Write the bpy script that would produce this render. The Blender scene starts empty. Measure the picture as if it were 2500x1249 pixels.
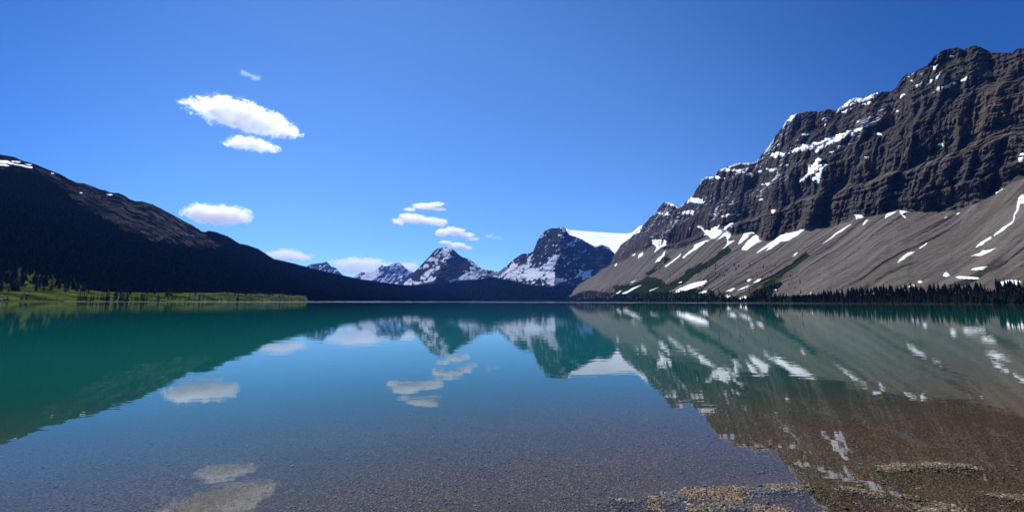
import bpy, math, random
import numpy as np

# ------------------------------------------------------------------ camera
F, TH, RO, CX, CY = 959.0, 0.1147, 0.0026, 1250.0, 624.5     # focal length etc. in units of a 2500 px wide frame
CAMH = 1.6
sc = bpy.context.scene
c_, s_ = math.cos(RO), math.sin(RO)
ct, st = math.cos(TH), math.sin(TH)
from mathutils import Matrix, Vector
cam = bpy.data.cameras.new('camera')
cam_o = bpy.data.objects.new('camera', cam)
sc.collection.objects.link(cam_o)
R_ = Vector((c_, -s_ * st, s_ * ct)); U_ = Vector((-s_, -c_ * st, c_ * ct)); B_ = -Vector((0, ct, st))
M = Matrix((R_, U_, B_)).transposed().to_4x4()
M.translation = (0, 0, CAMH)
cam_o.matrix_world = M
cam.sensor_width = 36.0
cam.lens = 36.0 * F / 2500.0
cam.clip_start, cam.clip_end = 0.05, 150000
sc.camera = cam_o

# ------------------------------------------------------------------ sky, sun, exposure
SUN_AZ, SUN_EL = math.radians(-36.9), math.radians(55)
w = bpy.data.worlds.new('World'); sc.world = w; w.use_nodes = True
nt = w.node_tree; nt.nodes.clear()
sky = nt.nodes.new('ShaderNodeTexSky'); sky.sky_type = 'NISHITA'; sky.sun_disc = False
sky.sun_elevation = SUN_EL; sky.sun_rotation = SUN_AZ
sky.altitude = 1900; sky.air_density = 1.0; sky.dust_density = 0.35; sky.ozone_density = 4.0
hs = nt.nodes.new('ShaderNodeHueSaturation'); hs.inputs['Saturation'].default_value = 1.05; hs.inputs['Hue'].default_value = 0.5
bg = nt.nodes.new('ShaderNodeBackground'); bg.inputs['Strength'].default_value = 0.119
wo = nt.nodes.new('ShaderNodeOutputWorld')
# lens vignette painted into the sky colour, deeper blue away from view centre
geo_ = nt.nodes.new('ShaderNodeNewGeometry'); dt = nt.nodes.new('ShaderNodeVectorMath'); dt.operation = 'DOT_PRODUCT'
dt.inputs[1].default_value = (math.sin(math.radians(6)) * .99, -math.cos(math.radians(6)) * .99, -.139)
nt.links.new(geo_.outputs['Incoming'], dt.inputs[0])
mr = nt.nodes.new('ShaderNodeMapRange'); mr.interpolation_type = 'SMOOTHSTEP'; mr.inputs[1].default_value = .5; mr.inputs[2].default_value = .95
nt.links.new(dt.outputs['Value'], mr.inputs[0])
tint = nt.nodes.new('ShaderNodeMix'); tint.data_type = 'RGBA'; tint.inputs[6].default_value = (.17, .43, .77, 1); tint.inputs[7].default_value = (.65, .90, 1.13, 1)
nt.links.new(mr.outputs[0], tint.inputs[0])
mu = nt.nodes.new('ShaderNodeMix'); mu.data_type = 'RGBA'; mu.blend_type = 'MULTIPLY'; mu.inputs[0].default_value = 1.
nt.links.new(sky.outputs[0], hs.inputs['Color']); nt.links.new(hs.outputs[0], mu.inputs[6]); nt.links.new(tint.outputs[2], mu.inputs[7])
nt.links.new(mu.outputs[2], bg.inputs[0]); nt.links.new(bg.outputs[0], wo.inputs[0])
sl = bpy.data.lights.new('sun', 'SUN'); sl.energy = 4.9; sl.angle = math.radians(0.53); sl.color = (1.0, 0.965, 0.91)
so = bpy.data.objects.new('sun', sl); sc.collection.objects.link(so)
sd = Vector((math.sin(SUN_AZ) * math.cos(SUN_EL), math.cos(SUN_AZ) * math.cos(SUN_EL), math.sin(SUN_EL)))
so.rotation_euler = sd.to_track_quat('Z', 'Y').to_euler(); so.location = sd * 60
sc.view_settings.view_transform = 'Standard'; sc.view_settings.look = 'None'
sc.view_settings.exposure = 0.3; sc.view_settings.gamma = 1.0
cy = sc.cycles
cy.use_denoising = True
cy.max_bounces = 26; cy.diffuse_bounces = 2; cy.glossy_bounces = 3; cy.transmission_bounces = 4
cy.volume_bounces = 24; cy.transparent_max_bounces = 12
cy.caustics_reflective = False; cy.caustics_refractive = False
cy.volume_max_steps = 256

rng = np.random.default_rng(7)
random.seed(5)

# ------------------------------------------------------------------ helpers
def pix(px, py):
    x = np.asarray(px, float) - CX; y = -(np.asarray(py, float) - CY)
    x, y = c_ * x - s_ * y, s_ * x + c_ * y
    dy = F * ct - y * st; dz = y * ct + F * st
    return np.arctan2(x, dy), dz / np.hypot(x, dy)

def proj(P):
    x, y, z = P[..., 0], P[..., 1], P[..., 2] - CAMH
    fw = y * ct + z * st; up = -y * st + z * ct
    X = F * x / fw; Y = F * up / fw
    X, Y = c_ * X + s_ * Y, -s_ * X + c_ * Y
    return CX + X, CY - Y

PERM = rng.permutation(256); RND = rng.random(256)
def vnoise(x, y, z, seed=0):
    x = x + seed * 17.31; y = y + seed * 5.77
    xi, yi, zi = np.floor(x).astype(int), np.floor(y).astype(int), np.floor(z).astype(int)
    fx, fy, fz = x - xi, y - yi, z - zi
    u, v, w_ = [t * t * t * (t * (t * 6 - 15) + 10) for t in (fx, fy, fz)]
    def h(a, b, c): return RND[PERM[(PERM[(PERM[a & 255] + b) & 255] + c) & 255]]
    r = 0
    for i in (0, 1):
        wx = u if i else 1 - u
        for j in (0, 1):
            wy = v if j else 1 - v
            for k in (0, 1):
                r = r + wx * wy * (w_ if k else 1 - w_) * h(xi + i, yi + j, zi + k)
    return r * 2 - 1
def fbm(x, y, z, o=4, seed=0, gain=.5):
    a, s, t = 1., 0., 0.
    for i in range(o):
        s = s + a * vnoise(x, y, z, seed + i); t += a
        x, y, z, a = x * 2.03, y * 2.03, z * 2.03, a * gain
    return s / t
def ridged(x, y, z, o=4, seed=0, gain=.5):
    a, s, t = 1., 0., 0.
    for i in range(o):
        n = 1 - np.abs(vnoise(x, y, z, seed + i)) * 1.6
        s = s + a * n; t += a
        x, y, z, a = x * 2.07, y * 2.07, z * 2.07, a * gain
    return s / t
def smooth(a, b, x):
    t = np.clip((x - a) / (b - a), 0, 1); return t * t * (3 - 2 * t)
def softmin(a, b, p=5.): return (a ** -p + b ** -p) ** (-1 / p)

def curve(pts):                                   # image polyline -> function azimuth -> tan(elevation)
    p = np.array(pts, float); a, t = pix(p[:, 0], p[:, 1])
    return lambda az: np.interp(az, a, t)

def tag(o, label=None, cat=None, group=None, kind=None):
    if label: o['label'] = label
    if cat: o['category'] = cat
    if group: o['group'] = group
    if kind: o['kind'] = kind
    return o

def mesh_np(name, V, Fq, mat, parent=None, sm=True, attrs=None):
    V = np.ascontiguousarray(V, np.float32); Fq = np.ascontiguousarray(Fq, np.int32)
    me = bpy.data.meshes.new(name); n = Fq.shape[1]
    me.vertices.add(len(V)); me.vertices.foreach_set('co', V.ravel())
    me.loops.add(Fq.size); me.loops.foreach_set('vertex_index', Fq.ravel())
    me.polygons.add(len(Fq)); me.polygons.foreach_set('loop_start', np.arange(0, Fq.size, n, dtype=np.int32))
    me.polygons.foreach_set('use_smooth', np.full(len(Fq), sm))
    me.update(calc_edges=True)
    for k, v in (attrs or {}).items():
        at = me.attributes.new(k, 'FLOAT', 'POINT'); at.data.foreach_set('value', np.ascontiguousarray(v, np.float32).ravel())
    if mat: me.materials.append(mat)
    o = bpy.data.objects.new(name, me); sc.collection.objects.link(o)
    if parent: o.parent = parent
    return o

def quads(nr, nc, wrap=False):
    i = np.arange(nr * nc).reshape(nr, nc)
    if wrap: i = np.concatenate([i, i[:, :1]], 1)
    return np.stack([i[:-1, :-1], i[:-1, 1:], i[1:, 1:], i[1:, :-1]], -1).reshape(-1, 4)

# ------------------------------------------------------------------ node helper
ALB = .79            # overall albedo calibration of rock, soil and needles
class NT:
    def __init__(s, name):
        s.m = bpy.data.materials.new(name); s.m.use_nodes = True; s.t = s.m.node_tree; s.t.nodes.clear()
        s.out = s.n('OutputMaterial')
    def n(s, t, **kw):
        nd = s.t.nodes.new('ShaderNode' + t)
        for k, v in kw.items(): setattr(nd, k, v)
        return nd
    def l(s, a, b): s.t.links.new(a, b)
    def set(s, sock, v):
        if isinstance(v, bpy.types.NodeSocket): s.l(v, sock)
        elif isinstance(v, tuple) and len(v) == 3 and sock.type == 'RGBA': sock.default_value = (*v, 1)
        else: sock.default_value = v
    def math(s, op, a, b=0., c=None, clamp=False):
        nd = s.n('Math', operation=op, use_clamp=clamp); s.set(nd.inputs[0], a); s.set(nd.inputs[1], b)
        if c is not None: s.set(nd.inputs[2], c)
        return nd.outputs[0]
    def vm(s, op, a, b=(0, 0, 0)):
        nd = s.n('VectorMath', operation=op); s.set(nd.inputs[0], a); s.set(nd.inputs[1], b)
        return nd.outputs['Value'] if op in ('LENGTH', 'DOT_PRODUCT', 'DISTANCE') else nd.outputs[0]
    def noise(s, vec, scale, detail=4., rough=.55, dist=0.):
        nd = s.n('TexNoise'); s.set(nd.inputs['Vector'], vec); nd.inputs['Scale'].default_value = scale
        nd.inputs['Detail'].default_value = detail; nd.inputs['Roughness'].default_value = rough; nd.inputs['Distortion'].default_value = dist
        return nd.outputs[0]
    def voro(s, vec, scale, out='Color'):
        nd = s.n('TexVoronoi'); s.set(nd.inputs['Vector'], vec); nd.inputs['Scale'].default_value = scale
        return nd.outputs[out]
    def mix(s, f, a, b):
        nd = s.n('Mix', data_type='RGBA'); s.set(nd.inputs[0], f); s.set(nd.inputs[6], a); s.set(nd.inputs[7], b)
        return nd.outputs[2]
    def ramp(s, f, a, b, lo=0., hi=1.):
        nd = s.n('MapRange', interpolation_type='SMOOTHSTEP'); s.set(nd.inputs[0], f)
        for i, v in zip((1, 2, 3, 4), (a, b, lo, hi)): s.set(nd.inputs[i], v)
        return nd.outputs[0]
    def attr(s, name): return s.n('Attribute', attribute_name=name).outputs['Fac']
    def pos(s): return s.n('NewGeometry').outputs['Position']
    def scale(s, v, xyz): return s.vm('MULTIPLY', v, xyz)
    def bump(s, h, dist=1., strength=1.):
        nd = s.n('Bump'); s.set(nd.inputs['Height'], h); nd.inputs['Distance'].default_value = dist; nd.inputs['Strength'].default_value = strength
        return nd.outputs[0]
    def bsdf(s, col, rough=.9, normal=None, spec=.15):
        nd = s.n('BsdfPrincipled')
        if isinstance(col, bpy.types.NodeSocket) and s.m.name.split('.')[0] not in ('snow', 'glacier ice'):
            col = s.vm('SCALE', col); col.node.inputs['Scale'].default_value = ALB
        s.set(nd.inputs['Base Color'], col); s.set(nd.inputs['Roughness'], rough)
        nd.inputs['Specular IOR Level'].default_value = spec
        if normal is not None: s.l(normal, nd.inputs['Normal'])
        return nd.outputs[0]
    def matte(s, col, normal=None):
        nd = s.n('BsdfDiffuse'); col = s.vm('SCALE', col); col.node.inputs['Scale'].default_value = ALB
        s.set(nd.inputs['Color'], col); nd.inputs['Roughness'].default_value = .6
        if normal is not None: s.l(normal, nd.inputs['Normal'])
        return nd.outputs[0]
    def done(s, surf): s.l(surf, s.out.inputs[0]); return s.m

def plain(name, col, rough=.8, spec=.2, metallic=0.):
    t = NT(name); return t.done(t.bsdf(col, rough, None, spec))

def rock_material(name, dark, mid, scree, veg=(.03, .045, .018), strata=1 / 26., bump=2.2, fine=1.0):
    t = NT(name); p = t.pos()
    sp = t.n('SeparateXYZ'); t.l(p, sp.inputs[0]); z = sp.outputs[2]
    n1 = t.noise(p, .012, 6, .6); n2 = t.noise(t.scale(p, (.05, .05, .016)), 1., 6, .65)
    cz = t.n('CombineXYZ'); t.set(cz.inputs[2], t.math('MULTIPLY_ADD', z, strata, t.math('MULTIPLY', n1, 1.6)))
    st_ = t.noise(cz.outputs[0], 1., 4, .7)
    f = t.math('ADD', t.math('MULTIPLY', st_, .9), t.math('MULTIPLY', n2, .8))
    col = t.mix(t.ramp(t.math('ADD', f, t.math('MULTIPLY', t.math('SUBTRACT', t.noise(p, .16, 6, .75), .5), 1.3)), .58, 1.1), dark, mid)
    ox = t.ramp(t.noise(p, .006, 5, .6), .52, .66)                     # iron staining
    col = t.mix(t.math('MULTIPLY', ox, .5), col, tuple(a * b for a, b in zip(mid, (1.1, .96, .84))))
    # talus: streaks that run down the fall line (toward -x)
    sv = t.scale(p, (.004, .045, .006)); s1 = t.noise(sv, 1., 5, .6); s2 = t.noise(t.scale(p, (.05, .05, .05)), 1., 8, .75)
    g = t.math('ADD', t.math('MULTIPLY', s1, .75), t.math('MULTIPLY', s2, .45))
    sc_ = t.mix(t.ramp(g, .42, .78), tuple(c * .55 for c in scree), tuple(c * 1.25 for c in scree))
    sc_ = t.mix(t.math('MULTIPLY', t.ramp(t.noise(t.scale(p, (.002, .012, .002)), 1., 4), .45, .62), .55), sc_, tuple(c * k for c, k in zip(scree, (1.0, .93, .84))))
    sc_ = t.mix(t.math('MULTIPLY', t.ramp(t.noise(t.scale(p, (.0025, .022, .004)), 1., 5, .65), .5, .6), .55), sc_, tuple(c * 1.45 for c in scree))
    sc_ = t.mix(t.math('MULTIPLY', t.ramp(t.voro(p, .12, 'Distance'), .22, .1), .35), sc_, tuple(c * .5 for c in scree))
    va = t.attr('veg'); vn = t.noise(p, .05, 6, .7)
    sc_ = t.mix(t.ramp(t.math('ADD', va, t.math('MULTIPLY', vn, .9)), .9, 1.25), sc_, veg)
    col = t.mix(t.ramp(t.math('ADD', t.attr('scree'), t.math('MULTIPLY', t.math('SUBTRACT', n2, .5), .25)), .42, .58), col, sc_)
    sn = t.ramp(t.attr('snow'), .46, .54)
    col = t.mix(sn, col, tuple(c / ALB for c in (.84, .86, .89)))
    h = t.math('ADD', t.math('MULTIPLY', t.noise(p, .12 * fine, 8, .7), bump * 2.), t.math('MULTIPLY', t.math('MULTIPLY', st_, bump * 1.6), t.math('SUBTRACT', 1., t.attr('scree'))))
    h = t.math('MULTIPLY', h, t.math('MULTIPLY_ADD', sn, -.8, 1.))
    return t.done(t.matte(col, t.bump(h)))

def snow_material():
    t = NT('snow'); p = t.pos()
    n = t.noise(p, .03, 5, .6); col = t.mix(t.ramp(n, .35, .7), (.80, .81, .83), (.87, .88, .90))
    d = t.ramp(t.noise(t.scale(p, (.01, .06, .01)), 1., 5, .7), .62, .8); col = t.mix(t.math('MULTIPLY', d, .35), col, (.45, .42, .38))
    return t.done(t.bsdf(col, .7, t.bump(t.math('MULTIPLY', t.noise(p, .05, 5), 1.5)), .2))
M_SNOW = snow_material()

# ------------------------------------------------------------------ terrain built from skyline, shoreline and plan
def column_terrain(az, levels, nrow, back=3, back_len=600.):
    """levels: list of (dist(az), T(az) or None, z(az) or None, rows); returns grid P (rows, cols, 3) and level index t"""
    P = []; L = []
    for k in range(len(levels) - 1):
        d0, z0 = levels[k]; d1, z1 = levels[k + 1]; n = nrow[k]
        for i in range(n + (k == len(levels) - 2)):
            t = i / n; P.append((d0, z0, d1, z1, t, k)); L.append(k + t)
    return P, np.array(L)

def stack(az, D, Z):
    return np.stack([D * np.sin(az), D * np.cos(az), Z], -1)

def scale_ray(P, dd):                              # move points along their line of sight by dd metres (horizontal)
    d = np.hypot(P[..., 0], P[..., 1]); m = 1 + dd / d
    Q = P.copy(); Q[..., 0] *= m; Q[..., 1] *= m; Q[..., 2] = CAMH + (P[..., 2] - CAMH) * m
    return Q

def in_poly(X, Y, poly):
    r = np.zeros(X.shape, bool); n = len(poly)
    for i in range(n):
        x0, y0 = poly[i]; x1, y1 = poly[(i + 1) % n]
        if y0 == y1: continue
        c = ((y0 > Y) != (y1 > Y)) & (X < (x1 - x0) * (Y - y0) / (y1 - y0) + x0)
        r ^= c
    return r

def extract(P, fmask, name, mat, parent, lift):
    """lift a snow field off the terrain grid: lens shaped, its rim sunk in the ground"""
    nr, nc = P.shape[:2]
    cnt = np.zeros((nr, nc), int)
    for a in (0, 1):
        for b in (0, 1): cnt[a:nr - 1 + a, b:nc - 1 + b] += fmask
    q = quads(nr, nc)[fmask.ravel()]
    ids, inv = np.unique(q.ravel(), return_inverse=True)
    V = P.reshape(-1, 3)[ids].copy(); c0, c1 = (ids % nc).min(), (ids % nc).max(); r0, r1 = (ids // nc).min(), (ids // nc).max()
    B = np.pad(P, ((4, 4), (4, 4), (0, 0)), 'edge')[r0:r1 + 9, c0:c1 + 9]
    B = sum(B[i:i + r1 - r0 + 1] for i in range(9)) / 9; B = sum(B[:, i:i + c1 - c0 + 1] for i in range(9)) / 9
    V = .3 * V + .7 * B.reshape(-1, 3)[(ids // nc - r0) * (c1 - c0 + 1) + (ids % nc - c0)]; inner = (cnt.ravel()[ids] >= 4)
    lift = lift * np.clip((V[:, 2] - 120) / 200, .35, 1.)
    k = np.where(inner, lift, .1 * lift)
    V[:, 2] += k * .8; V[:, 0] -= k * .45 * np.sign(V[:, 0]); V[:, 1] -= k * .25
    return mesh_np(name, V, inv.reshape(-1, 4), mat, parent, True)

def zp(o, s, polys):
    return [[(o[0] + x * s, o[1] + y * s) for x, y in zip(p[::2], p[1::2])] for p in polys]

# ---- right mountain -------------------------------------------------------
SKY_R = [(1310,737),(1350,728),(1396,713),(1426,687),(1461,666),(1485,650),(1492,640),(1500,621),(1516,597),(1537,581),(1565,554),(1582,538),(1586,528),(1598,524),(1610,505),(1620,494),(1635,494),(1659,505),(1676,491),(1692,475),(1704,456),(1714,438),(1725,432),(1741,432),(1753,417),(1765,411),(1782,405),(1802,397),(1827,397),(1847,395),(1859,377),(1876,358),(1892,334),(1908,313),(1921,293),(1937,279),(1957,274),(1982,272),(2002,272),(2023,266),(2039,270),(2055,260),(2075,243),(2088,238),(2108,241),(2135,228),(2155,224),(2176,223),(2189,214),(2198,196),(2213,179),(2226,181),(2243,169),(2263,161),(2277,142),(2297,125),(2317,119),(2340,116),(2351,122),(2367,114),(2381,111),(2398,117),(2418,127),(2438,129),(2472,129),(2482,120),(2500,117),(2560,108),(2680,130),(2900,170),(3200,210)]
TOP_S = [(1310,737),(1350,728),(1396,713),(1426,687),(1461,666),(1485,651),(1495,646),(1524,638),(1553,617),(1582,605),(1598,597),(1627,610),(1675,605),(1712,585),(1729,575),(1753,565),(1786,577),(1818,573),(1851,577),(1867,587),(1900,577),(1941,566),(1974,554),(2006,558),(2031,556),(2080,538),(2089,526),(2122,529),(2163,521),(2193,513),(2223,519),(2247,517),(2307,521),(2337,517),(2364,504),(2385,495),(2415,484),(2452,460),(2482,442),(2500,437),(2560,430),(2680,470),(2900,480),(3200,480)]
SNOW_R = zp((1500, 250), .4084, [
 [925,320,965,297,1005,310,1040,305,1100,265,1200,235,1210,245,1260,220,1340,195,1400,175,1480,150,1490,160,1400,205,1330,235,1260,265,1205,300,1180,285,1120,290,1070,295,1020,325,980,325,970,335],
 [1150,415,1175,375,1220,335,1240,350,1225,375,1275,375,1270,400,1235,440,1215,495,1195,480,1190,460,1160,450,1130,470,1095,475,1100,455,1140,440],
 [1122,200,1150,190,1170,190,1150,205],[1225,105,1290,92,1275,115,1255,145,1250,115],[1525,135,1567,115,1567,128,1540,138],[1480,320,1520,325,1510,338,1495,328],
 [1025,120,1060,85,1098,68,1085,90,1050,115],[1000,385,1045,368,1035,382],[620,400,690,400,760,405,750,425,700,412,640,412],[760,416,830,426,820,434,760,424],
 [845,420,875,408,865,426],[895,402,970,393,975,403,930,412],[597,440,660,448,655,462,600,454],[540,442,590,445,585,460,550,454],
 [425,600,460,570,545,588,540,606,480,602],[290,595,330,593,392,630,350,622,310,609],[250,660,290,655,340,675,300,680],[380,660,440,643,485,653,470,669,420,664],
 [50,825,120,775,160,745,158,770,120,792],[225,835,250,820,290,830,325,820,325,845,280,865,235,905,255,870],
 [240,955,280,915,308,885,300,915,270,950,262,950],[100,915,130,898,120,914],[137,935,150,910,175,895,170,915],[0,975,25,955,10,980],
 [500,735,515,735,540,765,570,770,630,735,620,765,650,755,725,708,700,740,640,790,600,815,575,815,560,795,520,800,540,780],
 [610,825,650,790,690,760,705,745,705,790,680,830,720,825,645,878,675,845,675,810,660,800],
 [480,850,575,820,500,868,410,932,405,928,470,875],[300,980,400,903,398,912,310,982],[738,848,770,790,800,778,850,770,800,805,760,840],
 [757,880,800,825,840,797,865,800,868,825,885,828,820,860,790,885],
 [845,900,930,840,1000,795,1080,775,1160,748,1100,790,1040,830,1000,832,950,865,900,892,930,860,860,897],
 [1235,853,1320,785,1425,720,1380,757,1290,817],[1435,672,1480,668,1495,690,1450,700],[1065,928,1080,905,1098,897,1090,912],
 [345,1140,400,1105,470,1080,550,1062,550,1075,520,1095,460,1112,380,1137],[372,1080,405,1066,400,1077],[785,1068,800,1055,820,1053,805,1068],
 [830,1080,860,1055,878,1053,865,1070],[735,1125,770,1105,805,1092,790,1108],[665,1130,700,1112,730,1108,700,1128],[660,1158,680,1149,695,1158,675,1166],
 [735,1172,780,1157,802,1160,780,1176],[500,1138,555,1120,550,1134,520,1142],[0,1142,50,1120,20,1142],[40,1144,110,1108,165,1090,110,1120,60,1145],
 [205,1127,270,1100,220,1127],[92,1077,150,1046,110,1072],[875,490,940,480,910,500],[863,583,890,573,897,582,870,590],[985,545,1005,538,995,554],
 [938,645,967,645,955,667],[560,672,610,668,620,678,565,684],[640,685,690,665,720,666,700,682,660,688],[730,680,758,660,742,687],[450,757,475,733,460,759],
 [1283,302,1312,284,1300,302],[1320,290,1335,260,1350,265,1335,282]]) + zp((1900, 80), .3363, [
 [1080,255,1125,250,1160,230,1150,255,1125,278,1110,258],[960,410,1030,375,1050,355,1055,370,1010,397],[1060,395,1110,350,1160,315,1195,285,1190,312,1150,337,1100,367],
 [1125,435,1170,400,1230,390,1290,362,1300,372,1250,402,1190,412],[1325,350,1345,330,1400,320,1390,335,1360,352],
 [440,555,490,520,540,485,620,478,700,438,760,428,700,457,640,487,560,507,510,532],[605,525,640,515,680,500,670,518,620,529],[440,582,500,568,550,550,520,574,470,585],
 [660,672,700,650,765,626,750,648,700,670],[720,742,745,725,762,747],[610,891,650,891,657,905,640,920,635,904],[958,522,1010,515,1000,532],[846,574,882,566,877,582],
 [1143,832,1165,818,1207,815,1195,835],[1193,792,1210,773,1217,795],[953,352,987,328,975,352],[1232,182,1277,166,1260,182],[870,482,905,453,932,448,900,477],
 [560,652,592,626,575,652],[830,1165,870,1145,900,1155,860,1167],[1650,935,1700,965,1745,960,1740,890,1800,880,1800,1015,1720,990],[1748,1240,1752,1190,1800,1170,1800,1240]]) + zp((1860, 440), .3363, [
 [890,280,905,250,980,220,960,242,925,262],[995,218,1075,232,1020,250,1048,265,1040,279,1015,257],[725,327,750,292,772,288,745,317],[218,564,240,535,265,523,250,547],
 [1133,499,1207,448,1197,462,1150,495],[980,600,1010,570,1060,525,1108,515,1090,535,1040,572],[1320,274,1352,260,1335,279],[1410,247,1442,233,1430,250],
 [1690,97,1772,50,1700,100],[1820,295,1845,210,1862,130,1892,100,1890,145,1850,240,1825,300,1760,360,1690,407,1690,395,1750,345],
 [1550,487,1590,450,1670,408,1665,422,1600,467],[1520,550,1580,530,1600,508,1640,510,1700,492,1650,522,1590,547],[1515,650,1560,635,1637,625,1610,650,1560,652],
 [1312,693,1330,670,1350,670,1367,690,1335,700],[1408,702,1440,698,1582,708,1572,718,1430,716],[1130,738,1150,725,1169,735,1145,746],
 [1066,772,1100,755,1114,768,1085,780],[1705,750,1740,740,1800,723,1887,733,1870,752,1800,765,1730,762],[83,797,122,785,100,802],[328,827,362,810,350,830]])

STRATA = [(0, .3), (38, .3), (44, 2.2), (60, .35), (112, .35), (120, 3.6), (150, 2.2), (158, .35), (250, .5), (300, .8), (330, 2.6), (345, .4), (470, .45), (485, 2.4), (500, .5), (640, .7), (655, 2.5), (670, .6), (1200, .6)]
def right_mountain():
    nc, n1, n2, n3 = 1220, 30, 240, 430
    a0, a1 = pix(1312, 700)[0], math.radians(63)
    az = np.linspace(a0, a1, nc)
    Tsd, Tr = curve(TOP_S)(az), curve(SKY_R)(az)
    Tsd = np.minimum(Tsd, Tr)
    kk = np.exp(-np.linspace(-2.2, 2.2, 141) ** 2); kk /= kk.sum()
    Ts = np.minimum(np.convolve(np.pad(Tsd, 70, 'edge'), kk, 'valid'), Tr)
    dB = softmin(550 / np.sin(az), 3400.); dS = softmin(930 / np.sin(az), 4600.); dR = softmin(1330 / np.sin(az), 5300.)
    wob = 1 + .012 * fbm(az * 7, az * 0, az * 0, 2, 3)
    dB = dB * (1 + .02 * fbm(az * 40, az * 0, az * 0, 2, 9)); dS *= wob
    zS = CAMH + dS * Ts; zR = CAMH + dR * Tr
    rows = []; lev = []
    for i in range(n1):                            # foreland
        t = i / n1; d = dB - 14 + t * 90; rows.append((d, -1.5 + 7.5 * t + 0 * az)); lev.append(0)
    d1 = dB + 76
    for i in range(n2):                            # talus
        t = i / n2; d = d1 + (dS - d1) * t; rows.append((d, 6 + (zS - 6) * (t ** 1.18))); lev.append(1 + t)
    g = np.array([s[0] for s in STRATA], float); wgt = np.array([s[1] for s in STRATA])
    cum = np.concatenate([[0], np.cumsum((wgt[1:] + wgt[:-1]) / 2 * np.diff(g))])
    wz = 14 * fbm(az * 30, az * 0, az * 0, 4, 21)
    f = lambda z: np.interp(z + wz, g, cum)
    base = np.minimum(zS, 9999)
    zref = 215.
    G0, G1 = f(zS - zref), f(zR - zref)
    for i in range(n3 + 1):
        t = i / n3; z = zS + (zR - zS) * t
        gg = (f(z - zref) - G0) / np.maximum(G1 - G0, 1e-3)
        gg = .45 * t + .55 * gg
        rows.append((dS + (dR - dS) * gg, z)); lev.append(2 + t)
    for i, (dd, k) in enumerate(((60, .97), (200, .9), (600, .6), (1500, 0.))):
        rows.append((dR + dd, zR * k + (k - 1) * 5)); lev.append(3.5 + i)
    D = np.array([r[0] for r in rows]); Z = np.array([r[1] for r in rows]); L = np.array(lev)[:, None] + 0 * az[None, :]
    # for exact sight lines set height from the line of sight at each level, then erode
    P = stack(az[None, :], D, Z)
    x, y, z = P[..., 0], P[..., 1], P[..., 2]
    Tq = (z - CAMH) / np.hypot(x, y) / np.maximum(Tsd, 1e-3)[None, :]
    cl = smooth(.97, 1.05, Tq) * smooth(1.8, 2.0, L) * (L < 3.4)
    hgt = np.maximum(zR - zS, 1)[None, :] / 400.
    warp = 40 * fbm(x / 260, y / 260, z / 260, 3, 40)
    ys = .3 * y + .7 * 1130 * y / np.maximum(x, 1) + .05 * z
    fl = np.clip(.75 + .9 * fbm(x / 240, y / 240, z / 120, 3, 44), .15, 1.5)
    n = 150 * (ridged((ys + warp * 1.5) / 270, z / 900, x / 900, 4, 1) - .5) \
        + 80 * (.4 + .6 * fl) * (ridged((ys + warp * .8) / 82, z / 380, x / 700, 5, 12, .55) - .5) \
        + 34 * fl * (ridged((ys + warp * .3) / 24, z / 70, x / 200, 4, 14, .65) - .5) + 20 * fbm(x / 22, y / 14, z / 12, 4, 30, .65)
    led = np.abs(fbm((z + wz + .02 * y) / 17, y / 400, x / 400, 2, 60)) * -(7 + 26 * smooth(420, 330, z)) + fbm(z / 5, y / 60, x / 60, 2, 64) * 2.5
    dd = (n + led) * cl * np.clip(hgt, .15, 1.)
    ta = smooth(1.0, 1.3, L) * (L < 2.001) + smooth(2.12, 2.0, L) * (L >= 2.001)
    fan = 48 * (ridged(y / 230, x / 1600, z * 0, 3, 77) - .5) * smooth(1.05, 2.0, L) + 8 * fbm(y / 19, x / 300, z * 0, 3, 81)
    gul = -9 * smooth(.72, .95, ridged(y / 90 + x / 900, x / 900, z * 0, 2, 90))
    dd = dd + (fan - gul + 2.0 * fbm(x / 9, y / 9, z / 9, 3, 85)) * ta * np.clip(hgt * 3, 0, 1)
    P = scale_ray(P, -dd)
    flat = (L < 1.2)
    P[..., 2] += np.where(flat & (P[..., 2] > 0), 1.6 * fbm(x / 30, y / 30, z * 0, 3, 5), 0)
    X, Y = proj(P)
    Tp = (P[..., 2] - CAMH) / np.hypot(P[..., 0], P[..., 1]); azp = np.arctan2(P[..., 0], P[..., 1])
    Tb = np.interp(azp, az, Tsd) * (1 + .02 * fbm(y / 30, x / 30, z * 0, 3, 95))
    screeA = smooth(1.012, .992, Tp / np.maximum(Tb, 1e-3))
    ledge = np.exp(-((z - zref - 131 + wz) / 14) ** 2) * cl
    screeA = np.maximum(screeA, .75 * ledge * (fbm(x / 60, y / 60, z / 60, 3, 8) > -.2))
    # green growth on the lower talus
    veg = np.zeros_like(L)
    for poly in zp((1500, 250), .4084, [[0,1150,0,1090,120,1085,250,1010,330,940,310,900,280,985,180,1025,330,1080,520,980,680,860,700,890,520,1000,330,1130,560,1110,640,1180,640,1200,0,1200],
             [800,1170,830,1130,1000,1075,1010,1090,900,1180,800,1195],[440,1000,640,900,600,960,420,1080,300,1130],[880,1090,1150,890,1160,920,900,1120]]):
        d = in_poly(X + 8 * fbm(x / 50, y / 50, z / 50, 3, 50), Y + 6 * fbm(x / 50, y / 50, z / 50, 3, 53), poly); veg = np.maximum(veg, d * .8)
    veg = np.maximum(veg, .68 * smooth(.35, .6, fbm(y / 40 + x / 260, x / 260, z * 0, 4, 71) + .35) * smooth(1.75, 1.25, L))
    veg = np.maximum(veg, smooth(1.12, 1.02, L))
    # small snow on the ledges high up
    sn = ridged(x / 30, y / 55, z / 8, 3, 101) + .5 * fbm(x / 120, y / 120, z / 120, 3, 104)
    up = smooth(330, 620, z + (1900 - X) * .35)
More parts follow.
